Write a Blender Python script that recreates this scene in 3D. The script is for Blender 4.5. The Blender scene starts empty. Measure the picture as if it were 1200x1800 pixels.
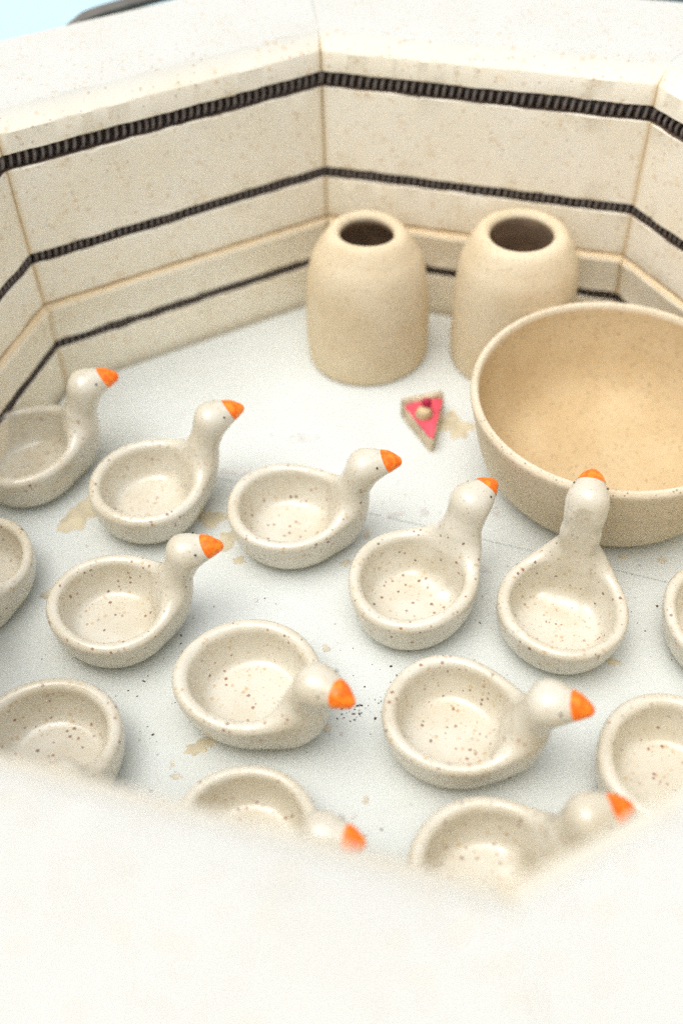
import bpy, bmesh, math, random
import numpy as np
from mathutils import Vector, Matrix, Euler
random.seed(4); rng = np.random.default_rng(11)
C = bpy.context.scene.collection
S = bpy.context.scene
R_ = math.radians

# ------------------------------------------------------------------ camera
cam = bpy.data.objects.new('camera', bpy.data.cameras.new('camera')); C.objects.link(cam); S.camera = cam
yaw, pitch, roll = R_(4.7234), R_(47.0748), R_(-2.0424)
cy, sy, cp, sp, cr, sr = math.cos(yaw), math.sin(yaw), math.cos(pitch), math.sin(pitch), math.cos(roll), math.sin(roll)
fwd = Vector((sy*cp, cy*cp, -sp)); rt = Vector((cy, -sy, 0)); up = rt.cross(fwd)
r2, u2 = rt*cr+up*sr, up*cr-rt*sr
CAM = Vector((-.0496, -.3737, .4512))
cam.matrix_world = Matrix(((r2.x, u2.x, -fwd.x, CAM.x), (r2.y, u2.y, -fwd.y, CAM.y), (r2.z, u2.z, -fwd.z, CAM.z), (0, 0, 0, 1)))
cd = cam.data
cd.sensor_fit = 'VERTICAL'; cd.sensor_height = 36; cd.sensor_width = 24; cd.lens = 1834.8/1800*36
cd.clip_start = .01; cd.clip_end = 200
cd.dof.use_dof = True; cd.dof.focus_distance = .543; cd.dof.aperture_fstop = 2.75; cd.dof.aperture_blades = 0

# ------------------------------------------------------------------ sky, sun, exposure
SUN_EL, SUN_AZ = R_(76), R_(-112)          # azimuth from +Y, clockwise: light comes from the left
w = bpy.data.worlds.new('World'); S.world = w; w.use_nodes = True
nt = w.node_tree; nt.nodes.clear()
sky = nt.nodes.new('ShaderNodeTexSky'); sky.sky_type = 'NISHITA'; sky.sun_disc = False
sky.sun_elevation = SUN_EL; sky.sun_rotation = SUN_AZ; sky.dust_density = 4; sky.air_density = 1.0
hs = nt.nodes.new('ShaderNodeHueSaturation'); hs.inputs['Saturation'].default_value = .36
bg = nt.nodes.new('ShaderNodeBackground'); bg.inputs['Strength'].default_value = .15
wo = nt.nodes.new('ShaderNodeOutputWorld')
nt.links.new(sky.outputs[0], hs.inputs['Color']); nt.links.new(hs.outputs[0], bg.inputs[0]); nt.links.new(bg.outputs[0], wo.inputs[0])
sl = bpy.data.lights.new('sun', 'SUN'); sl.energy = 1.0; sl.angle = R_(60); sl.color = (1, .97, .91)
so = bpy.data.objects.new('sun', sl); C.objects.link(so)
sd = Vector((math.sin(SUN_AZ)*math.cos(SUN_EL), math.cos(SUN_AZ)*math.cos(SUN_EL), math.sin(SUN_EL)))
so.rotation_euler = sd.to_track_quat('Z', 'Y').to_euler()
S.view_settings.view_transform = 'Standard'; S.view_settings.look = 'None'; S.view_settings.gamma = 1
S.view_settings.exposure = .49
S.cycles.use_denoising = False; S.cycles.use_adaptive_sampling = False
S.cycles.max_bounces = 10; S.cycles.diffuse_bounces = 8

# ------------------------------------------------------------------ node helpers
class NT:
    def __init__(s, name):
        s.m = bpy.data.materials.new(name); s.m.use_nodes = True; s.t = s.m.node_tree; s.t.nodes.clear()
        s.out = s.n('ShaderNodeOutputMaterial'); s.b = s.n('ShaderNodeBsdfPrincipled'); s.l(s.b.outputs[0], s.out.inputs[0])
    def n(s, t, **k):
        o = s.t.nodes.new(t)
        for a, v in k.items(): setattr(o, a, v)
        return o
    def l(s, a, b): s.t.links.new(a, b)
    def put(s, sock, v):
        if hasattr(v, 'is_linked') or hasattr(v, 'links'): s.l(v, sock)
        else: sock.default_value = v
    def coord(s, rand=False):
        tc = s.n('ShaderNodeTexCoord')
        if not rand: return tc.outputs['Object']
        oi = s.n('ShaderNodeObjectInfo'); v = s.n('ShaderNodeVectorMath', operation='SCALE')
        cb = s.n('ShaderNodeCombineXYZ')
        for i, f in enumerate((7.3, 3.1, 5.7)): s.l(s.math('MULTIPLY', oi.outputs['Random'], f), cb.inputs[i])
        a = s.n('ShaderNodeVectorMath', operation='ADD'); s.l(tc.outputs['Object'], a.inputs[0]); s.l(cb.outputs[0], a.inputs[1])
        return a.outputs[0]
    def math(s, op, a, b=None, c=None, clamp=False):
        o = s.n('ShaderNodeMath', operation=op); o.use_clamp = clamp; s.put(o.inputs[0], a)
        if b is not None: s.put(o.inputs[1], b)
        if c is not None: s.put(o.inputs[2], c)
        return o.outputs[0]
    def noise(s, co, scale, detail=4, rough=.55):
        o = s.n('ShaderNodeTexNoise'); s.l(co, o.inputs['Vector']); o.inputs['Scale'].default_value = scale
        o.inputs['Detail'].default_value = detail; o.inputs['Roughness'].default_value = rough
        return o.outputs['Fac']
    def ramp(s, v, lo, hi, a=0., b=1.):
        o = s.n('ShaderNodeMapRange'); o.interpolation_type = 'SMOOTHSTEP'; s.put(o.inputs['Value'], v)
        for nme, x in zip(('From Min', 'From Max', 'To Min', 'To Max'), (lo, hi, a, b)): o.inputs[nme].default_value = x
        return o.outputs['Result']
    def mix(s, f, a, b):
        o = s.n('ShaderNodeMix', data_type='RGBA'); s.put(o.inputs['Factor'], f)
        for k, v in ((6, a), (7, b)): s.put(o.inputs[k], (*v, 1) if isinstance(v, tuple) else v)
        return o.outputs[2]
    def dots(s, co, scale, keep, rmin, rmax, soft=.06):
        """round flecks: some cells of a Voronoi pattern carry a spot of random size"""
        v = s.n('ShaderNodeTexVoronoi'); s.l(co, v.inputs['Vector']); v.inputs['Scale'].default_value = scale
        sep = s.n('ShaderNodeSeparateColor'); s.l(v.outputs['Color'], sep.inputs[0])
        rad = s.ramp(sep.outputs[0], keep, 1.0, rmin, rmax)
        on = s.math('GREATER_THAN', sep.outputs[0], keep)
        d = s.math('SUBTRACT', rad, v.outputs['Distance'])
        return s.math('MULTIPLY', s.ramp(d, -soft*.5, soft), on), sep.outputs[1]
    def bump(s, h, strength, dist):
        o = s.n('ShaderNodeBump'); s.l(h, o.inputs['Height']); o.inputs['Strength'].default_value = strength
        o.inputs['Distance'].default_value = dist; s.l(o.outputs[0], s.b.inputs['Normal']); return o
    def set(s, **k):
        for a, v in k.items():
            i = s.b.inputs[a.replace('_', ' ')]
            s.put(i, (*v, 1) if isinstance(v, tuple) else v)
        return s.m

def mat_glaze():
    m = NT('speckled_glaze'); co = m.coord(True)
    base = m.mix(m.ramp(m.noise(co, 45, 3), .35, .7), (.67, .635, .53), (.61, .56, .435))
    wv = m.n('ShaderNodeTexNoise'); m.l(co, wv.inputs['Vector']); wv.inputs['Scale'].default_value = 500
    sc = m.n('ShaderNodeVectorMath', operation='SCALE'); m.l(wv.outputs['Color'], sc.inputs[0]); sc.inputs['Scale'].default_value = .0011
    ad = m.n('ShaderNodeVectorMath', operation='ADD'); m.l(co, ad.inputs[0]); m.l(sc.outputs[0], ad.inputs[1]); cw = ad.outputs[0]
    tz = m.n('ShaderNodeSeparateXYZ'); m.l(m.coord(), tz.inputs[0])
    hdw = m.ramp(tz.outputs[2], .040, .056, 1, .3)           # thicker glaze on the heads hides the flecks
    f1, _ = m.dots(cw, 290, .55, .06, .34, .18)          # soft rusty freckles under the glaze
    c1 = m.mix(m.math('MULTIPLY', f1, m.math('MULTIPLY', hdw, .6)), base, (.52, .33, .13))
    f2, q = m.dots(cw, 320, .44, .05, .315, .06)
    f2 = m.math('MULTIPLY', f2, m.ramp(m.noise(co, 60, 2), .38, .56, .3, 1))     # flecks gather in drifts
    col2 = m.mix(q, (.11, .04, .022), (.33, .12, .045))
    c2 = m.mix(m.math('MULTIPLY', f2, m.math('MULTIPLY', hdw, .85)), c1, col2)
    f3, _ = m.dots(cw, 640, .58, .05, .3, .1)
    c3 = m.mix(m.math('MULTIPLY', f3, .55), c2, (.34, .19, .09))
    foot = m.ramp(m.math('ADD', tz.outputs[2], m.math('MULTIPLY', m.noise(co, 160, 2), .0016)), .0011, .0024, 1, 0)
    c4 = m.mix(m.math('MULTIPLY', foot, .8), c3, (.42, .27, .13))
    m.bump(m.noise(co, 90, 2), .25, .0012)
    return m.set(Base_Color=c4, Roughness=.2, Specular_IOR_Level=.75)

def mat_beak():
    m = NT('orange_glaze'); co = m.coord(True)
    c = m.mix(m.ramp(m.noise(co, 330, 4), .36, .62), (1.0, .27, .015), (.93, .145, .004))
    f, _ = m.dots(co, 260, .8, .1, .3, .06)
    c = m.mix(m.math('MULTIPLY', f, .7), c, (.45, .05, .01))
    m.bump(m.noise(co, 300, 2), .2, .0008)
    return m.set(Base_Color=c, Roughness=.3)

def mat_brick():
    m = NT('kiln_brick'); co = m.coord(True)
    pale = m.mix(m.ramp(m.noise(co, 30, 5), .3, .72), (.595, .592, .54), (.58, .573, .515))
    bounce_tone = m.mix(m.ramp(m.noise(co, 26, 5), .3, .72), (.905, .85, .71), (.875, .805, .635))
    fa = m.n('ShaderNodeAttribute', attribute_name='bounce_tone')     # bounced light painted in: chamber faces warmer and lighter, rim toned down
    base = m.mix(fa.outputs['Fac'], pale, bounce_tone)
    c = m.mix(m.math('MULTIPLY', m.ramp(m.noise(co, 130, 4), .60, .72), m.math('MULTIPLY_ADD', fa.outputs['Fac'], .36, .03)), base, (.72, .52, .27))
    f, _ = m.dots(co, 190, .62, .08, .36, .14)
    c = m.mix(m.math('MULTIPLY', f, .36), c, (.60, .40, .20))
    f2, _ = m.dots(co, 420, .78, .1, .36, .1)
    c = m.mix(m.math('MULTIPLY', f2, .5), c, (.42, .28, .15))
    at = m.n('ShaderNodeAttribute', attribute_name='joint')
    c = m.mix(m.math('MULTIPLY', at.outputs['Fac'], .62), c, (.68, .50, .25))
    h = m.math('ADD', m.noise(co, 900, 3, .7), m.math('MULTIPLY', f2, -1.2))
    m.bump(h, .35, .0006)
    return m.set(Base_Color=c, Roughness=.95, Specular_IOR_Level=.15)

def mat_groove():  # plain darker brown for the inner groove faces
    m = NT('brown_groove'); co = m.coord()
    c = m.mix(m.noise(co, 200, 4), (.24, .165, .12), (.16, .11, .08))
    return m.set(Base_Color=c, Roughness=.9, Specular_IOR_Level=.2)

def mat_shelf():
    m = NT('kiln_wash'); co = m.coord()
    base = m.mix(m.ramp(m.noise(co, 14, 5), .3, .7), (.655, .69, .665), (.615, .64, .605))
    mp = m.n('ShaderNodeMapping'); m.l(co, mp.inputs[0]); mp.inputs['Rotation'].default_value = (0, 0, R_(62)); mp.inputs['Scale'].default_value = (1, 9, 1)
    st = m.noise(mp.outputs[0], 70, 6, .65)
    c = m.mix(m.ramp(st, .55, .75, 0, .30), base, (.58, .565, .52))
    f, _ = m.dots(co, 330, .86, .06, .26, .06)
    c = m.mix(m.math('MULTIPLY', f, m.ramp(m.noise(co, 22, 2), .48, .6, 0, .55)), c, (.20, .15, .11))
    c = m.mix(m.ramp(m.noise(co, 55, 5, .7), .66, .74, 0, .35), c, (.66, .58, .42))
    m.bump(m.math('ADD', st, m.noise(co, 500, 3)), .35, .0006)
    return m.set(Base_Color=c, Roughness=.72, Specular_IOR_Level=.3)

def mat_plain(name, c, rough=.6, nscale=60, var=.12, metal=0., bump=.2, bd=.0006, spec=.4):
    m = NT(name); co = m.coord(True)
    d = tuple(x*(1-var*1.6) for x in c)
    m.bump(m.noise(co, nscale*4, 4), bump, bd)
    return m.set(Base_Color=m.mix(m.ramp(m.noise(co, nscale, 5), .3, .7), c, d), Roughness=rough, Metallic=metal, Specular_IOR_Level=spec)

def mat_clay(name, c1, c2, speck, amount):
    m = NT(name); co = m.coord(True)
    mp = m.n('ShaderNodeMapping'); m.l(co, mp.inputs[0]); mp.inputs['Scale'].default_value = (1, 1, 5)
    base = m.mix(m.ramp(m.noise(co, 28, 5), .3, .7), c1, c2)
    base = m.mix(m.ramp(m.noise(co, 340, 4, .7), .5, .72, 0, .35), base, tuple(x*.72 for x in c2))
    f, _ = m.dots(co, 560, .55, .06, .34, .1)
    c = m.mix(m.math('MULTIPLY', f, amount), base, speck)
    f2, _ = m.dots(co, 150, .86, .06, .2, .06)
    c = m.mix(m.math('MULTIPLY', f2, amount*.8), c, tuple(x*1.3 for x in speck))
    rings = m.noise(mp.outputs[0], 120, 2)
    m.bump(m.math('ADD', m.noise(co, 700, 3), m.math('MULTIPLY', rings, .45)), .4, .0007)
    return m.set(Base_Color=c, Roughness=.85, Specular_IOR_Level=.2)

GLAZE, BEAK, BRICK, GROOVE_BROWN, SHELF = mat_glaze(), mat_beak(), mat_brick(), mat_groove(), mat_shelf()
CLAY = mat_clay('bisque_clay', (.715, .61, .43), (.655, .535, .35), (.26, .17, .10), .5)
CUP_IN = mat_plain('cup_inside_brown', (.52, .38, .245), .7, 80, .2)
CLAY2 = mat_clay('speckled_bisque', (.71, .625, .475), (.65, .555, .395), (.10, .06, .035), .6)
ELEM = mat_plain('oxidised_wire', (.24, .205, .185), .6, 300, .25, .2)
STEEL = mat_plain('dark_steel', (.22, .20, .165), .5, 60, .2, .5)
GALV = mat_plain('grey_steel', (.30, .36, .36), .5, 40, .15, .4)
EYE = mat_plain('black_spot', (.02, .018, .016), .3)
STAIN = mat_plain('ochre_glaze_stain', (.66, .59, .42), .65, 130, .14)
STAIN2 = mat_plain('pale_glaze_stain', (.66, .61, .48), .65, 130, .18)
STAIN3 = mat_plain('grey_scuff', (.70, .70, .665), .75, 130, .15)
GRIT = mat_plain('brown_grit', (.09, .045, .025), .7, 300, .3)
PINK = mat_plain('pink_icing', (.76, .09, .13), .35, 200, .12)
SPONGE = mat_plain('beige_sponge', (.72, .60, .42), .8, 250, .25, bump=.6)
CREAM = mat_plain('cream', (.62, .47, .27), .5, 250, .1)
CHERRY = mat_plain('dark_red_cherry', (.42, .004, .045), .25, 250, .2)
BLUE = mat_plain('pale_blue_floor', (.52, .74, .82), .6, 3, .08)

# ------------------------------------------------------------------ object helpers
def tag(o, label=None, cat=None, group=None, kind=None):
    for k, v in (('label', label), ('category', cat), ('group', group), ('kind', kind)):
        if v: o[k] = v
    return o
def empty(name, loc=(0, 0, 0), rz=0):
    o = bpy.data.objects.new(name, None); o.empty_display_size = .02; C.objects.link(o); o.location = loc; o.rotation_euler[2] = rz; return o
def link(name, me, mats, parent=None, smooth=True):
    if smooth: me.polygons.foreach_set('use_smooth', [True]*len(me.polygons))
    for m in (mats if isinstance(mats, (list, tuple)) else [mats]): me.materials.append(m)
    o = bpy.data.objects.new(name, me); C.objects.link(o); o.parent = parent; return o
def pyd(name, v, f, mats, parent=None, smooth=True):
    me = bpy.data.meshes.new(name); me.from_pydata([tuple(p) for p in v], [], [tuple(q) for q in f]); me.update()
    return link(name, me, mats, parent, smooth)
def autosmooth(o, deg=40):
    me = o.data; bm = bmesh.new(); bm.from_mesh(me)
    for e in bm.edges:
        if len(e.link_faces) == 2 and e.calc_face_angle(0) > R_(deg): e.smooth = False
    bm.to_mesh(me); bm.free()
def lathe(name, prof, mats, parent=None, n=96, wob=0., seed=0):
    """revolve a closed (r,z) profile that starts and ends on the axis; wob = hand-thrown unevenness in metres"""
    r_ = np.random.default_rng(seed); ph = r_.uniform(0, 6.28, 8)
    v, f = [], []; k = len(prof)
    for i in range(n):
        a = 2*math.pi*i/n
        for j, (r, z) in enumerate(prof):
            d = wob*(math.sin(2*a+ph[0]+z*30)+.6*math.sin(3*a+ph[1]-z*50))*min(1, r/.02)
            dz = wob*.5*math.sin(2*a+ph[2])*(1 if z > .03 else 0)
            v.append(((r+d)*math.cos(a), (r+d)*math.sin(a), z+dz))
    for i in range(n):
        for j in range(k-1):
            a, b = i*k+j, ((i+1) % n)*k+j; f.append((a, b, b+1, a+1))
    o = pyd(name, v, f, mats, parent); bm = bmesh.new(); bm.from_mesh(o.data)
    bmesh.ops.remove_doubles(bm, verts=bm.verts, dist=1e-6); bmesh.ops.recalc_face_normals(bm, faces=bm.faces)
    bm.to_mesh(o.data); bm.free(); o.data.polygons.foreach_set('use_smooth', [True]*len(o.data.polygons)); return o
def catmull(pts, n=6):
    P = [np.array(p, float) for p in pts]; P = [2*P[0]-P[1]]+P+[2*P[-1]-P[-2]]; out = []
    for i in range(1, len(P)-2):
        a, b, c, d = P[i-1:i+3]
        for t in np.arange(n)/n:
            out.append(.5*(2*b+(c-a)*t+(2*a-5*b+4*c-d)*t*t+(3*b-a-3*c+d)*t**3))
    out.append(P[-2]); return out
def mitre_frame(k):
    a = math.pi/2+math.pi/8+k*math.pi/4
    return Vector((math.cos(a), math.sin(a), 0)), Vector((-math.sin(a), math.cos(a), 0))

# ------------------------------------------------------------------ setting: ground
GZ = -.42
g = pyd('ground', [(-60, -60, GZ), (60, -60, GZ), (60, 60, GZ), (-60, 60, GZ)], [(0, 1, 2, 3)], BLUE, smooth=False)
tag(g, kind='structure')

# ------------------------------------------------------------------ kiln
AP, T8 = .2425, math.tan(math.pi/8)
RIM, JOINT, LOWZ, DEPTH = .187, .0641, -.0182, .096
G1, G2, G3 = .1600, .0975, .0321
kiln = tag(empty('kiln', (0, 0, -.08)), 'octagonal brick kiln with dark coiled heating wires in its wall grooves', 'kiln')
KO = Vector((0, 0, .08))
def groove(z, a=.0058, b=.0056):                                       # profile points going down, darker brown inside
    return [(0, z+a+.0016, 0), (0, z+a+.0004, 2), (.0007, z+a, 0), (.0135, z+.0052, 1), (.0150, z-.001, 1), (.0130, z-.0068, 1), (.0007, z-b, 1), (0, z-b-.0005, 2), (0, z-b-.0016, 0)]
def brick(k, prof, name='brick'):
    n, t = mitre_frame(k); r_ = np.random.default_rng(k*17+int(prof[0][1]*1e4)+5)
    NS = 64; v, f, mi, jt = [], [], [], []
    P = len(prof); off = r_.uniform(-.0006, .0006)
    amp = []
    for (d, z, s) in prof: amp.append(.00018 if d < .03 else 0)
    nz = []
    for j in range(P):
        raw = r_.normal(0, 1, NS+1); sm = np.convolve(np.pad(raw, 2, mode='edge'), [.2, .5, 1, .5, .2], 'valid')*.6
        chips = np.where(r_.random(NS+1) > .965, r_.uniform(2, 5, NS+1), 0) if prof[j][2] == 2 else np.zeros(NS+1)
        nz.append((sm, chips))
    for i in range(NS+1):
        u = -1+2*i/NS
        for j, (d, z, s) in enumerate(prof):
            hl = (AP+d)*T8-(.0004 if z < RIM-.007 else .00012)
            sm, ch = nz[j]; e = amp[j]*(sm[i]*.55+0)
            dd = d+off*(d < .03)+e+(.0004*ch[i] if s != 1 else 0); zz = z+(.00030*sm[i] if 0 < i < NS and d < .02 and z < JOINT+.11 else 0)
            p = n*(AP+dd)+t*(u*hl)+Vector((0, 0, zz))+KO
            v.append(p); edge = (1-abs(u))*hl
            jz = min(abs(z-JOINT), 1)
            jt.append(max(1.0-edge/.0016 if (d < .004 and z < RIM-.006) else 0, 1.0 if (jz < .0018 and -.002 < d < .012) else 0, 0.0))
    for i in range(NS):
        for j in range(P):
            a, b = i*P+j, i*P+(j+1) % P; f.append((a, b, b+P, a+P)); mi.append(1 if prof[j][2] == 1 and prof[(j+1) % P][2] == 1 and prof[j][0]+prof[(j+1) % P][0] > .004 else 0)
    f.append(tuple(range(P))[::-1]); f.append(tuple(NS*P+j for j in range(P))); mi += [0, 0]
    o = pyd(name, v, f, [BRICK, GROOVE_BROWN], kiln)
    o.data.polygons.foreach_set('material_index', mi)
    at = o.data.attributes.new('joint', 'FLOAT', 'POINT'); at.data.foreach_set('value', jt)
    at = o.data.attributes.new('bounce_tone', 'FLOAT', 'POINT'); at.data.foreach_set('value', [(1.0 if z < RIM-.0085 else (.12 if z < RIM-.0004 else 0.) if z > RIM-.002 else .12 if z < RIM-.0004 else 0.) if d < .02 else 0. for i in range(NS+1) for (d, z, s) in prof])
    bm = bmesh.new(); bm.from_mesh(o.data); bmesh.ops.recalc_face_normals(bm, faces=bm.faces); bm.to_mesh(o.data); bm.free()
    autosmooth(o, 28); return o
def flat(z0, z1, n): return [(0, z0+(z1-z0)*i/n, 0) for i in range(1, n)]
top_prof = ([(DEPTH, RIM, 0), (.060, RIM+.0003, 0), (.030, RIM+.0002, 0), (.0105, RIM, 0), (.0090, RIM-.0008, 0), (.0006, RIM-.0088, 0), (0, RIM-.0100, 0)] + groove(G1, .0049, .0048)
            + flat(G1-.0075, G2+.0070, 4) + groove(G2, .0037, .0034) + flat(G2-.0063, JOINT+.003, 3) + [(0, JOINT+.0030, 0), (.0002, JOINT+.0016, 0), (.0016, JOINT+.0004, 0), (.05, JOINT+.0004, 0), (DEPTH, JOINT+.0004, 0)])
low_prof = ([(DEPTH, JOINT-.0004, 0), (.05, JOINT-.0004, 0), (.0002, JOINT-.0004, 0), (-.0018, JOINT-.0012, 0), (-.0028, JOINT-.0034, 0)] + [(-.0026+.0026*(i/3), JOINT-.003+(G3+.0058-JOINT+.003)*i/4, 0) for i in (1, 2, 3)]
            + groove(G3, .0035, .0030) + [(0, .012, 0), (0, 0, 0), (0, LOWZ, 0), (DEPTH, LOWZ, 0)])
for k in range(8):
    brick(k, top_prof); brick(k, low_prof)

def coil(zc, pitch, seed):
    r_ = np.random.default_rng(seed); rc, rw, dc, ns, nc = .0048, .00108, .0068, 12, 6
    P, Nn = [], []
    for k in range(8):
        n, t = mitre_frame(k); hl = (AP+dc)*T8; turns = round(2*hl/pitch); M = turns*ns
        wob = np.cumsum(r_.normal(0, 1, turns+2)); wob = (wob-np.linspace(wob[0], wob[-1], turns+2))*.00035
        for i in range(M):
            u = i/M; phi = 2*math.pi*u*turns; s = -hl+2*hl*u+np.interp(u*turns, np.arange(turns+2), wob)
            rad = n*math.cos(phi)+Vector((0, 0, 1))*math.sin(phi)
            P.append(n*(AP+dc)+t*s+Vector((0, 0, zc-.0006+.0003*math.sin(u*17+seed+k)))+rad*rc+KO); Nn.append(rad)
    P = np.array(P); Nn = np.array(Nn); T = np.roll(P, -1, 0)-np.roll(P, 1, 0); T /= np.linalg.norm(T, axis=1)[:, None]
    B = np.cross(T, Nn); B /= np.linalg.norm(B, axis=1)[:, None]; Nn = np.cross(B, T)
    an = np.arange(nc)*2*math.pi/nc
    V = P[:, None]+rw*(np.cos(an)[None, :, None]*Nn[:, None]+np.sin(an)[None, :, None]*B[:, None]); m = len(P)
    i, j = np.meshgrid(np.arange(m), np.arange(nc), indexing='ij'); i2, j2 = (i+1) % m, (j+1) % nc
    F = np.stack([i*nc+j, i*nc+j2, i2*nc+j2, i2*nc+j], -1).reshape(-1, 4)
    return pyd('heating_element', V.reshape(-1, 3).tolist(), F.tolist(), ELEM, kiln)
coil(G1, .0048, 1); coil(G2, .0041, 2); coil(G3, .0041, 3)
def octa(apo): return [(apo/math.cos(math.pi/8)*math.cos(math.pi/2+k*math.pi/4), apo/math.cos(math.pi/8)*math.sin(math.pi/2+k*math.pi/4)) for k in range(8)]
def prism(name, poly, z0, z1, mats, parent, holes=None):
    n = len(poly); v = [(x, y, z0) for x, y in poly]+[(x, y, z1) for x, y in poly]
    f = [tuple(range(n))[::-1], tuple(range(n, 2*n))]+[(i, (i+1) % n, n+(i+1) % n, n+i) for i in range(n)]
    return pyd(name, v, f, mats, parent, smooth=False)
prism('kiln_floor', octa(AP+DEPTH), LOWZ-.052+.08, LOWZ-.0005+.08, BRICK, kiln)
def ringwall(name, a0, a1, z0, z1, m):
    p0, p1 = octa(a0), octa(a1); v = [(x, y, z) for z in (z0, z1) for p in (p0, p1) for x, y in p]; f = []
    for i in range(8):
        j = (i+1) % 8; f += [(i, j, 16+j, 16+i), (8+i, 24+i, 24+j, 8+j), (16+i, 16+j, 24+j, 24+i), (i, 8+i, 8+j, j)]
    return pyd(name, v, f, m, kiln, smooth=False)
ringwall('steel_jacket', AP+DEPTH+.0006, AP+DEPTH+.0022, LOWZ-.055+.08, RIM-.006+.08, GALV)
for k in (1, 3, 5, 7):                                       # stand legs down to the ground
    x, y = octa(AP+.05)[k]; prism('stand_leg', [(x-.012, y-.012), (x+.012, y-.012), (x+.012, y+.012), (x-.012, y+.012)], GZ+.08, LOWZ-.0525+.08, STEEL, kiln)
# bowed steel strap that runs behind the rim, its end just in view
def strap(name, pts, wdt, m):
    c = catmull(pts, 8); v, f = [], []; n = len(c)
    for i, p in enumerate(c):
        q = c[min(i+1, n-1)]-c[max(i-1, 0)]; q /= np.linalg.norm(q[:2]); nn = np.array([-q[1], q[0], 0]); k = min(1, .12+i/6)
        for a, b in ((0, 0), (1, 0), (1, -.004), (0, -.004)): v.append(p+nn*a*wdt*k+np.array([0, 0, b])+np.array(KO))
    for i in range(n-1):
        for a in range(4): f.append((i*4+a, i*4+(a+1) % 4, i*4+4+(a+1) % 4, i*4+4+a))
    f += [(0, 1, 2, 3), tuple(range(4*n-4, 4*n))[::-1]]
    o = pyd(name, v, f, m, kiln, smooth=False); bm = bmesh.new(); bm.from_mesh(o.data); bmesh.ops.recalc_face_normals(bm, faces=bm.faces); bm.to_mesh(o.data); bm.free(); return o
strap('lid_hinge_strap', [(-.158, .316, .180), (-.130, .334, .182), (-.09, .353, .183), (-.04, .375, .183), (.02, .39, .183)], .012, STEEL)
prism('hinge_plate', [(.190, .3125), (.262, .2838), (.275, .312), (.203, .342)], .170+.08, .182+.08, GALV, kiln)

# ------------------------------------------------------------------ two half shelves
SH = AP-.0045
oc = octa(SH)
p0, p1 = np.array([-.0017, .0428]), np.array([.1569, -.0312]); sd_ = (p1-p0)/np.linalg.norm(p1-p0); sn = np.array([-sd_[1], sd_[0]])
def clip(poly, off, sgn):
    out = []
    for i in range(len(poly)):
        a, b = np.array(poly[i]), np.array(poly[(i+1) % len(poly)]); da, db = sgn*((a-p0)@sn-off), sgn*((b-p0)@sn-off)
        if da >= 0: out.append(tuple(a))
        if da*db < 0: out.append(tuple(a+(b-a)*da/(da-db)))
    return out
shelves = []
for sgn, off, dz, lab in ((1, .00018, 0., 'rear half shelf with white wash, under the cups, the bowl and the cake slice'), (-1, -.00018, .0, 'front white washed half shelf with brown grit, under most of the goose dishes')):
    poly = clip(oc, off, sgn)
    s = prism('kiln_shelf', poly, -.018, dz, SHELF, None); tag(s, lab, 'kiln shelf', 'white washed shelves in the kiln')
    b = s.modifiers.new('bevel', 'BEVEL'); b.width = .00035; b.segments = 2; b.limit_method = 'ANGLE'; shelves.append(s)
def side(x, y): return shelves[0] if (np.array([x, y])-p0)@sn > 0 else shelves[1]

# marks on the wash: flakes and drips of old glaze, each a thin crust of its own outline (x, y, half width, half depth, tone)
MARKS = [(-0.1688, 0.0625, 0.0116, 0.0143, 'a'), (-0.0914, 0.0491, 0.0088, 0.0074, 'a'), (-0.0827, 0.0308, 0.0079, 0.0062, 'a'), (-0.1830, 0.0037, 0.0054, 0.0037, 'b'), (-0.1006, -0.1024, 0.0078, 0.0045, 'a'), (-0.0950, -0.0992, 0.0034, 0.0032, 'a'), (-0.0337, -0.0520, 0.0024, 0.0026, 'b'), (-0.0379, -0.0999, 0.0025, 0.0029, 'b'), (-0.1143, -0.1104, 0.0014, 0.0019, 'b'), (-0.1123, -0.1174, 0.0033, 0.0015, 'b'), (0.1121, -0.0787, 0.0038, 0.0029, 'a'), (0.1380, -0.0109, 0.0029, 0.0030, 'b'), (0.1591, -0.0157, 0.0032, 0.0026, 'b'), (0.0648, 0.1088, 0.0108, 0.0119, 'a'), (0.0645, 0.1170, 0.0044, 0.0077, 'a'), (-0.0296, 0.1098, 0.0108, 0.0032, 'c'), (0.0332, 0.0382, 0.0030, 0.0041, 'c'), (0.0499, 0.0224, 0.0026, 0.0036, 'c'), (-0.0023, 0.0247, 0.0026, 0.0031, 'b'), (-0.0168, 0.0050, 0.0035, 0.0025, 'b'), (-0.0768, 0.0149, 0.0039, 0.0034, 'a'), (-0.0738, 0.0860, 0.0140, 0.0030, 'c'), (-0.0086, -0.0127, 0.0063, 0.0016, 'c'), (0.0606, -0.0101, 0.0032, 0.0033, 'c'), (-0.0686, -0.0150, 0.0016, 0.0020, 'c'), (-0.0237, -0.1407, 0.0021, 0.0020, 'b'), (-0.0307, -0.1480, 0.0021, 0.0014, 'c'), (-0.0274, -0.1582, 0.0023, 0.0011, 'b'), (-0.0517, -0.0965, 0.0023, 0.0010, 'b'), (-0.1575, -0.0867, 0.0017, 0.0013, 'b'), (0.0146, 0.0383, 0.0100, 0.0018, 'c'), (-0.0367, 0.1118, 0.0051, 0.0037, 'c'), (0.0745, 0.0327, 0.0030, 0.0037, 'c'), (-0.0312, -0.1039, 0.0017, 0.0010, 'c')]
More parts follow.
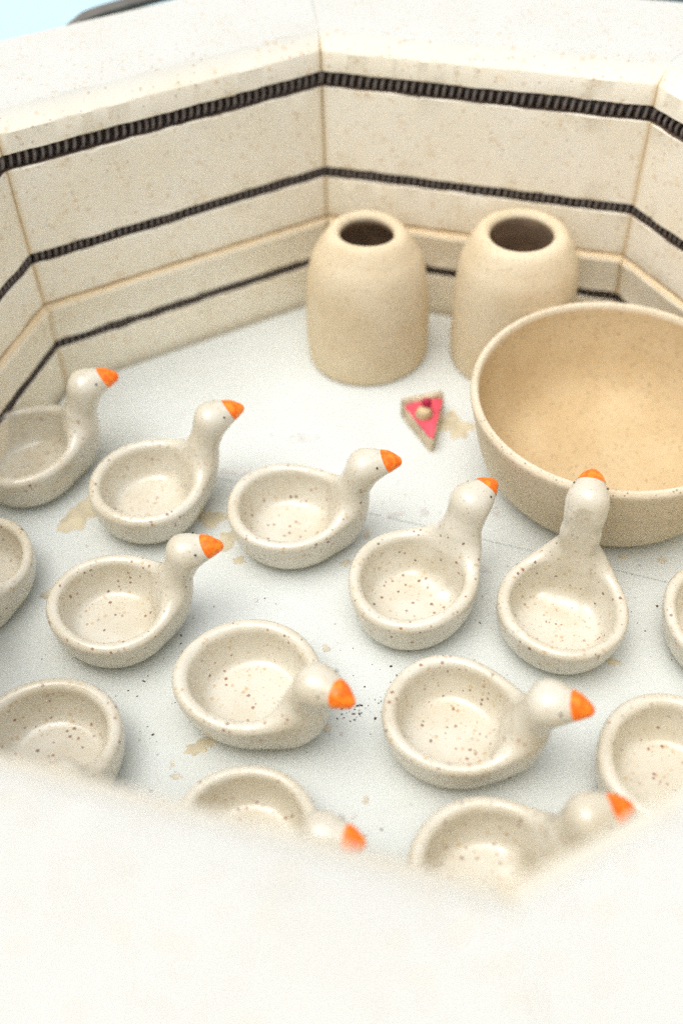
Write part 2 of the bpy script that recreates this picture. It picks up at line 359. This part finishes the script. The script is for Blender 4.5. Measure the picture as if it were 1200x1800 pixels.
for q, (x, y, a, b, tone) in enumerate(MARKS):
    a, b = a*.88, b*.88
    r_ = np.random.default_rng(q+90); n = 44; an = np.arange(n)*2*math.pi/n; rad = np.ones(n)
    for h in range(2, 9): rad += r_.normal(0, .30/h**.8)*np.cos(h*an+r_.uniform(0, 6.3))
    rad = np.clip(rad+r_.normal(0, .05, n), .3, 1.6); v = []
    ca, sa = math.cos(r_.uniform(-.3, .3)), math.sin(r_.uniform(-.3, .3))
    for k, (sc, z) in enumerate(((1, .00006), (.95, .00018), (.5, .0002))):
        for i in range(n):
            u_, w_ = a*rad[i]*sc*math.cos(an[i]), b*rad[i]*sc*math.sin(an[i]); v.append((x+ca*u_-sa*w_, y+sa*u_+ca*w_, z))
    f = [(k*n+i, k*n+(i+1) % n, (k+1)*n+(i+1) % n, (k+1)*n+i) for k in (0, 1) for i in range(n)]+[tuple(range(2*n, 3*n))]
    pyd('glaze_stain', v, f, dict(a=STAIN, b=STAIN2, c=STAIN3)[tone], side(x, y))
# grit: tiny crumbs lying about in loose clusters
gv, gf = [[], []], [[], []]
def crumb(x, y, r, r_):
    k = 0 if side(x, y) is shelves[0] else 1; b = len(gv[k]); n = 6; el = r_.uniform(.6, 1.5); th = r_.uniform(0, 3.1)
    for i in range(n):
        a = i*math.pi/3; q = r*r_.uniform(.7, 1.2); ux, uy = q*el*math.cos(a), q/el*math.sin(a)
        gv[k].append((x+ux*math.cos(th)-uy*math.sin(th), y+ux*math.sin(th)+uy*math.cos(th), .0001))
    gv[k].append((x, y, .0001+r*.7))
    gf[k].extend([(b+i, b+(i+1) % n, b+6) for i in range(n)])
r_ = np.random.default_rng(5)
for cx, cyy, sg, n in [(-.0209, -.0887, .0065, 34), (-.024, -.091, .004, 10), (-.102, -.0631, .006, 9), (-.1152, -.077, .014, 9), (-.1659, -.0426, .016, 12), (-.0048, -.0771, .009, 8), (.0748, -.0657, .016, 10), (-.0535, -.1012, .02, 10), (.0053, -.0265, .02, 16), (.1298, -.0653, .015, 8), (-.112, -.05, .008, 10), (0, 0, .09, 50), (.02, -.15, .03, 10), (-.13, -.09, .02, 10)]:
    for i in range(n):
        x, y = r_.normal(cx, sg), r_.normal(cyy, sg)
        if math.hypot(x, y) < .22: crumb(x, y, min(.00085, .00022+r_.exponential(.00020)), r_)
for k in (0, 1):
    if gv[k]: tag(pyd('grit', gv[k], gf[k], GRIT, shelves[k], smooth=False), kind='stuff')

# ------------------------------------------------------------------ goose dishes
def smin(a, b, k): h = np.clip(.5+.5*(b-a)/k, 0, 1); return b+(a-b)*h-k*h*(1-h)
def nets(F, org, h):
    """surface nets: quads round the zero level of a sampled distance field"""
    ins = F < 0; nx, ny, nz = F.shape
    c = np.zeros((nx-1, ny-1, nz-1), np.int8)
    for d in np.ndindex(2, 2, 2): c += ins[d[0]:nx-1+d[0], d[1]:ny-1+d[1], d[2]:nz-1+d[2]]
    act = np.argwhere((c > 0) & (c < 8)); idx = -np.ones(c.shape, np.int64); idx[tuple(act.T)] = np.arange(len(act))
    cor = list(np.ndindex(2, 2, 2)); val = {d: F[act[:, 0]+d[0], act[:, 1]+d[1], act[:, 2]+d[2]] for d in cor}
    acc = np.zeros((len(act), 3)); cnt = np.zeros(len(act))
    for d in cor:
        for ax in range(3):
            if d[ax]: continue
            e = list(d); e[ax] = 1; a, b = val[d], val[tuple(e)]; m = (a < 0) != (b < 0)
            t = np.where(m, a/np.where(m, a-b, 1), 0); p = np.tile(np.array(d, float), (len(act), 1)); p[:, ax] += t
            acc += p*m[:, None]; cnt += m
    V = (act+acc/cnt[:, None])*h+org; Q = []
    for ax in range(3):
        o1, o2 = [(1, 2), (2, 0), (0, 1)][ax]
        sl0 = [slice(None)]*3; sl1 = [slice(None)]*3; sl0[ax] = slice(0, -1); sl1[ax] = slice(1, None)
        a, b = ins[tuple(sl0)], ins[tuple(sl1)]
        for fl in (False, True):
            e = np.argwhere((a & ~b) if not fl else (~a & b))
            e = e[(e[:, o1] > 0) & (e[:, o2] > 0) & (e[:, o1] < F.shape[o1]-1) & (e[:, o2] < F.shape[o2]-1)]
            def cell(p, q): z = e.copy(); z[:, o1] -= p; z[:, o2] -= q; return idx[tuple(z.T)]
            q = np.stack([cell(1, 1), cell(0, 1), cell(0, 0), cell(1, 0)], 1); Q.append(q[:, ::-1] if fl else q)
    return V, np.concatenate(Q)
# half profile of the dish wall (r, z in mm): centre line of a 6.5 mm thick wall, kept as a distance table
prof = np.array(catmull([(0, 3.2), (12, 3.2), (20.5, 3.4), (25.3, 6.2), (28.2, 11.5), (29.9, 18.0), (30.5, 25.0)], 6)); thick = np.interp(np.arange(len(prof)), [0, 12, len(prof)-1], [3.2, 3.3, 3.35])
RG, ZG = np.meshgrid(np.arange(0, 90, .5), np.arange(-6, 92, .5), indexing='ij'); TAB = np.full(RG.shape, 1e3)
for i in range(len(prof)-1):
    a, b = prof[i], prof[i+1]; d = b-a; t = np.clip(((RG-a[0])*d[0]+(ZG-a[1])*d[1])/(d@d), 0, 1)
    TAB = np.minimum(TAB, np.hypot(RG-a[0]-t*d[0], ZG-a[1]-t*d[1])-(thick[i]+t*(thick[i+1]-thick[i])))
def table(r, z):
    i = np.clip(r/.5, 0, TAB.shape[0]-1.01); j = np.clip((z+6)/.5, 0, TAB.shape[1]-1.01); i0, j0 = i.astype(int), j.astype(int); u, v = i-i0, j-j0
    return (TAB[i0, j0]*(1-u)+TAB[i0+1, j0]*u)*(1-v)+(TAB[i0, j0+1]*(1-u)+TAB[i0+1, j0+1]*u)*v
GROUP = 'goose shaped dishes with orange beaks'
def goose(label, x, y, deg, sc=1., dh=0., dd=0., turn=0., tilt=0., seed=0, eyes=True, cat='goose dish', fat=0.):
    """dh raises the head (mm), dd moves it outward, turn swings the beak sideways, tilt lifts it (degrees)"""
    r_ = np.random.default_rng(seed+300); H = .95; org = np.array([-40., -41., -2.]); dim = (114, 82, 94+int(max(0, dh)))
    ax = [org[i]+H*np.arange(int(dim[i]/H)+1) for i in range(3)]; X, Y, Z = np.meshgrid(*ax, indexing='ij')
    p = r_.uniform(0, 6.28, 12); A = .75; hr, nr, tk = r_.uniform(-.5, .5), r_.uniform(-.5, .6), r_.uniform(-.1, .5); nr += fat; hr += fat*.6
    Xw = X+A*np.sin(Y/13+p[0])+A*np.sin(Z/15+p[1]); Yw = Y+A*np.sin(X/14+p[2])+A*np.sin(Z/12+p[3]); Zw = Z+(.5*np.sin(X/16+p[4])+.4*np.sin(Y/15+p[5]))*np.clip(Z/12, 0, 1)
    ex, ey = 1+r_.uniform(-.012, .025), 1+r_.uniform(-.03, .012); th = np.arctan2(Yw, Xw)
    point = 1+r_.uniform(.085, .125)*np.exp(-(th/.64)**2); rr = np.hypot(Xw/ex, Yw/ey)/point*(1+r_.uniform(.004, .016)*np.sin(2*th+p[6])*np.clip(np.hypot(X, Y)/20, 0, 1)+r_.uniform(.003, .010)*np.sin(3*th+p[7])*np.clip(np.hypot(X, Y)/20, 0, 1))
    lift = 6.0*np.exp(-(th/.62)**2)+1.0*np.exp(-((np.abs(th)-math.pi)/1.0)**2)*r_.uniform(-.6, .6)
    F = -tk+table(np.abs(rr), Zw-tk-lift*np.clip(Zw/24, 0, 1)*np.clip((rr-7)/19, 0, 1)**1.5)
    ct, st = math.cos(R_(turn)), math.sin(R_(turn)); tt = math.tan(R_(tilt)); hx, hz = 43.+dd, 56.+dh
    def hd(u, z): return (hx+u*ct, u*st, hz+z+u*tt)
    chain = [((28.5+.1*dd, 0, 9), 7.2), ((31.0+.2*dd, 0, 19+.15*dh), 8.4+nr), ((33.6+.45*dd, 0, 29+.4*dh), 8.0+nr), ((36.0+.7*dd, 0, 40+.7*dh), 7.6+nr), (hd(-3.0, -7.5), 7.8+nr*.7), (hd(-.6, -.6), 8.1+hr), (hd(5.0, .1), 6.6+hr*.7), (hd(11.6, 1.1), 4.4), (hd(17.0, .3), 2.6)]
    N = None
    for (a, ra), (b, rb) in zip(chain[:-1], chain[1:]):
        a, b = np.array(a), np.array(b); d = b-a; t = np.clip(((Xw-a[0])*d[0]+(Y*1.0-a[1])*d[1]+(Z-a[2])*d[2])/(d@d), 0, 1)
        g_ = np.sqrt((Xw-a[0]-t*d[0])**2+((Y-a[1]-t*d[1])*.90)**2+(Z-a[2]-t*d[2])**2)-(ra+t*(rb-ra))
        N = g_ if N is None else smin(N, g_, 4.5)
    inner = np.hypot(Xw/ex, Yw/ey)-26.0                       # keep the neck out of the hollow
    F = smin(F, np.maximum(N, -inner*1.0-2.5), 13.0)
    F = np.maximum(F, .02-Z)
    V, Q = nets(F, org, H)
    V *= .001*sc
    root = tag(empty('goose_dish', (x, y, .0002), R_(deg)), label, cat, GROUP)
    me = bpy.data.meshes.new('body'); me.from_pydata(V.tolist(), [], Q.tolist()); bm = bmesh.new(); bm.from_mesh(me)
    m = .001*sc
    co = Vector(hd(11.2, .3))*m; no = Vector((ct, st, tt+.42)).normalized()        # paint line of the beak
    near = [v for v in bm.verts if (v.co-co).length < .016*sc]; ns = set(near)
    geom = near+[e for e in bm.edges if e.verts[0] in ns and e.verts[1] in ns]+[f for f in bm.faces if all(v in ns for v in f.verts)]
    bmesh.ops.bisect_plane(bm, geom=geom, plane_co=co, plane_no=no, dist=1e-6)
    bm.normal_update()
    bf = [f for f in bm.faces if (f.calc_center_median()-co).dot(no) > 0 and (f.calc_center_median()-co).length < .016*sc]
    vs = {v: i for i, v in enumerate({v for f in bf for v in f.verts})}
    bv = [None]*len(vs)
    for v, i in vs.items(): bv[i] = v.co+v.normal*.00012
    bq = [[vs[v] for v in f.verts] for f in bf]
    bmesh.ops.delete(bm, geom=bf, context='FACES'); bm.to_mesh(me); bm.free()
    link('body', me, GLAZE, root)
    pyd('beak', bv, bq, BEAK, root)
    if eyes:
        for sgn in (-1, 1):
            e = Vector(hd(5.2, 2.6)); sv = Vector((-st, ct, 0))*sgn; base = e+sv*7.0+Vector((0, 0, 1.6)); nn = (base-Vector(hd(4.5, .8))).normalized()
            # settle the painted dot onto the glaze
            for step in range(60):
                q = base+nn*(3-step*.12); i3 = [int(round((q[i]-org[i])/H)) for i in range(3)]
                if F[tuple(i3)] < .35: break
            c0 = q*m; t1 = nn.orthogonal().normalized(); t2 = nn.cross(t1); vv, ff = [], []
            for k in range(8): a_ = k*math.pi/4; vv.append(c0+(t1*math.cos(a_)+t2*math.sin(a_))*.00062*sc-nn*.0005)
            for k in range(8): a_ = k*math.pi/4; vv.append(c0+(t1*math.cos(a_)+t2*math.sin(a_))*.00048*sc+nn*.0002)
            vv.append(c0+nn*.0004); ff = [(k, (k+1) % 8, 8+(k+1) % 8, 8+k) for k in range(8)]+[(8+k, 8+(k+1) % 8, 16) for k in range(8)]
            pyd('eye', vv, ff, EYE, root)
    return root
GEESE = [
 ('white speckled goose dish in the far left corner, cut off by the picture edge', -.1989, .0982, 17.6, 1.02, .4, 0, 0, 0),
 ('white goose dish with upright neck, just right of the goose in the far left corner', -.1250, .0591, 19.8, 1.0, .4, 0, 0, 0),
 ('white goose dish below the left cup, beak pointing right towards the cake slice', -.0466, .0280, -5.2, 1.015, 0, 0, 6, 0),
 ('white goose dish just left of the large bowl, its raised head beside the bowl', .0143, -.0335, 36.8, 1.0, -.7, 0, 0, 3),
 ('white goose dish facing away with its tall head over the rim of the large bowl', .0878, -.0586, 63.9, 1.0, 14., -9.5, 3, 2),
 ('rounded white dish cut by the left picture edge, its goose head out of sight', -.2175, .0128, -80, .93, 0, 0, 0, 0),
 ('white goose dish at left with clear round head and beak level, in the second row', -.1425, -.0265, 4.1, .985, .2, 0, 0, 0),
 ('white goose dish left of centre with its beak pointing down at the brown grit', -.0740, -.0813, -41.9, 1.01, -1.8, 0, 4, -4),
 ('white goose dish in front of the bowl-facing goose, its head low and beak pointing right', .0201, -.1156, -23.4, .99, -.4, 0, 2, 0),
 ('white dish cut by the right picture edge just below the bowl, no head in view', .1693, -.0766, -70, 1.0, 0, 0, 0, 0),
 ('white goose dish at lower left with its head bent towards the near kiln rim', -.1689, -.1053, -68, 1.0, 0, 0, 0, 0),
 ('white goose dish half hidden by the near rim, its orange beak low in the middle', -.0790, -.1600, -31.5, .93, .5, 0, 8, 0),
 ('white goose dish nearest the front corner of the kiln rim, with blurred raised head', .0200, -.1910, 5.6, .975, 0, 0, 0, 0),
 ('white dish at lower right behind the beak of the nearest goose, no head in view', .1136, -.1520, -20, 1.0, 0, 0, 0, 0)]
for q, (lab, x, y, deg, sc, dh, dd, turn, tilt) in enumerate(GEESE): goose(lab, x, y, deg, sc, dh, dd, turn, tilt, seed=q, fat={2: .4, 3: .9, 4: 1.3, 7: .5, 8: .6, 11: .5, 12: .8}.get(q, 0))

# ------------------------------------------------------------------ two cups and the large bowl (bisque)
def cup_prof(rb, h, rh, lip, shoulder):
    ro = rh+lip*1.25; k = h/94.5
    sh = [(r, z*k) for r, z in shoulder]
    out = catmull([(rb-3.2, .0), (rb-.9, 1.0), (rb-.1, 5), (rb+.5, 20*k)]+sh+[(rh+lip*.52, 94.6*k), (rh+lip*.2, 93.8*k), (rh-.1, 91.5*k), (rh+1.2, 87*k), (rb-13, 77*k), (rb-8, 62*k), (rb-6.5, 40*k), (rb-6.5, 12), (rb-10, 7), (10, 5.5), (0, 5.5)], 5)
    return [(0., 0.)]+[(max(0., p[0])*.001, p[1]*.001) for p in out]
def cup(label, x, y, rb, h, rh, lip, seed, shoulder):
    r = tag(empty('cup', (x, y, .0002), seed*1.3), label, 'cup', 'upright clay cups with narrowed mouths')
    o = lathe('body', cup_prof(rb, h, rh, lip, shoulder), [CLAY, CUP_IN], r, 96, .0005, seed)
    for p in o.data.polygons:                                  # inside faces get a darker brown
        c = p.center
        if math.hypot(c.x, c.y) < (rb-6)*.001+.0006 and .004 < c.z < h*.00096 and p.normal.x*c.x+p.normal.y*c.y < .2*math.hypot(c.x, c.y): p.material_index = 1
    return r
cup('beige clay cup at left with the smaller mouth, standing clear on the rear shelf', .0193, .1933, 40.0, 94.5, 17.05, 6.6, 1, [(39.5, 45), (37.8, 63), (34.6, 76), (30.2, 84.3), (26.8, 90), (24.0, 93.2)])
cup('beige clay cup at right with the wider mouth, partly behind the large bowl', .1125, .1738, 38.7, 97.0, 20.2, 7.0, 2, [(39.0, 45), (38.6, 61), (37.2, 74), (33.8, 83.5), (30.6, 89.8), (27.6, 93.2)])
def bowl_prof():
    out = catmull([(55, 0), (59.5, 1.2), (64, 5), (68.4, 11), (72, 18), (75.2, 27), (78.4, 40), (81.3, 54), (83.0, 62.0), (81.8, 65.0), (80.0, 65.6), (78.2, 63.4), (76.6, 54), (73.4, 40), (68.4, 26), (60, 14), (46, 7.5), (20, 5.4), (0, 5.2)], 6)
    return [(0., 0.)]+[(max(0, p[0])*.001, p[1]*.001) for p in out]
BOWL_IN = mat_clay('shaded_bisque', (.61, .48, .29), (.54, .405, .225), (.17, .10, .05), .85)
b = tag(empty('bowl', (.1438, .0570, .0002)), 'large beige speckled clay bowl cut by the right picture edge', 'bowl')
bo = lathe('body', bowl_prof(), [CLAY2, BOWL_IN], b, 144, .0006, 7)
for p in bo.data.polygons:                                     # shade and bounced warmth of the inside painted as a deeper tan
    c = p.center
    if .004 < c.z < .0622 and p.normal.x*c.x+p.normal.y*c.y < .2*math.hypot(c.x, c.y) and p.normal.z > -.1 and math.hypot(c.x, c.y) < .0785: p.material_index = 1

# ------------------------------------------------------------------ little cake slice
cake = tag(empty('cake_slice', (0, 0, .0002)), 'tiny pink iced cake slice charm lying on the white shelf below the cups', 'cake charm')
tri = [(.0330, .1205), (.0590, .1245), (.0462, .0860)]
def rounded(poly, r, n=5):
    out = []
    for i in range(len(poly)):
        a, b_, c = (np.array(poly[j % len(poly)]) for j in (i-1, i, i+1)); u, v = (a-b_)/np.linalg.norm(a-b_), (c-b_)/np.linalg.norm(c-b_)
        for t in np.linspace(0, 1, n): out.append(tuple((1-t)**2*(b_+u*r)+2*t*(1-t)*b_+t*t*(b_+v*r)))
    return out
def slab(name, poly, zs, mats, grow):
    n = len(poly); cx, cyy = np.mean(poly, 0); v = []
    for z, gr in zip(zs, grow):
        for x, y in poly: d = np.array([x-cx, y-cyy]); d = d/np.linalg.norm(d)*gr; v.append((x+d[0], y+d[1], z))
    v = [(x+rng.normal(0, .00028), y+rng.normal(0, .00028), z+(rng.normal(0, .00025) if z > 0 else 0)) for x, y, z in v]
    f = [(k*n+i, k*n+(i+1) % n, (k+1)*n+(i+1) % n, (k+1)*n+i) for k in range(len(zs)-1) for i in range(n)]+[tuple(range(n))[::-1], tuple(range((len(zs)-1)*n, len(zs)*n))]
    return pyd(name, v, f, mats, cake)
pl = rounded(tri, .0052); slab('sponge', pl, [0, .0008, .0045, .0080, .0086], SPONGE, [.0004, .0012, .0009, .0010, .0004])
autosmooth(slab('icing', pl, [.0080, .0088, .0094, .0097], PINK, [.0003, .0006, .0001, -.0012]), 50)
cr_ = rounded([(.0325, .1215), (.0325, .1250), (.0590, .1290), (.0595, .1255)], .0018, 4); slab('crust', cr_, [0, .001, .0100, .0112], SPONGE, [0, .0006, .0006, -.0006])
sw = lathe('cream_swirl', [(0, 0), (.0052, 0), (.0056, .0012), (.0044, .0026), (.0046, .0034), (.003, .0046), (0, .0052)], CREAM, cake, 24); sw.location = (.0440, .1085, .0095)
chy = lathe('cherry', [(0, -.0032)]+[(.0033*math.sin(a), -.0033*math.cos(a)) for a in np.linspace(.3, 2.8, 9)]+[(0, .0030)], CHERRY, cake, 20); chy.location = (.0462, .1120, .0150)
cake.scale = (1, 1, 1.25)
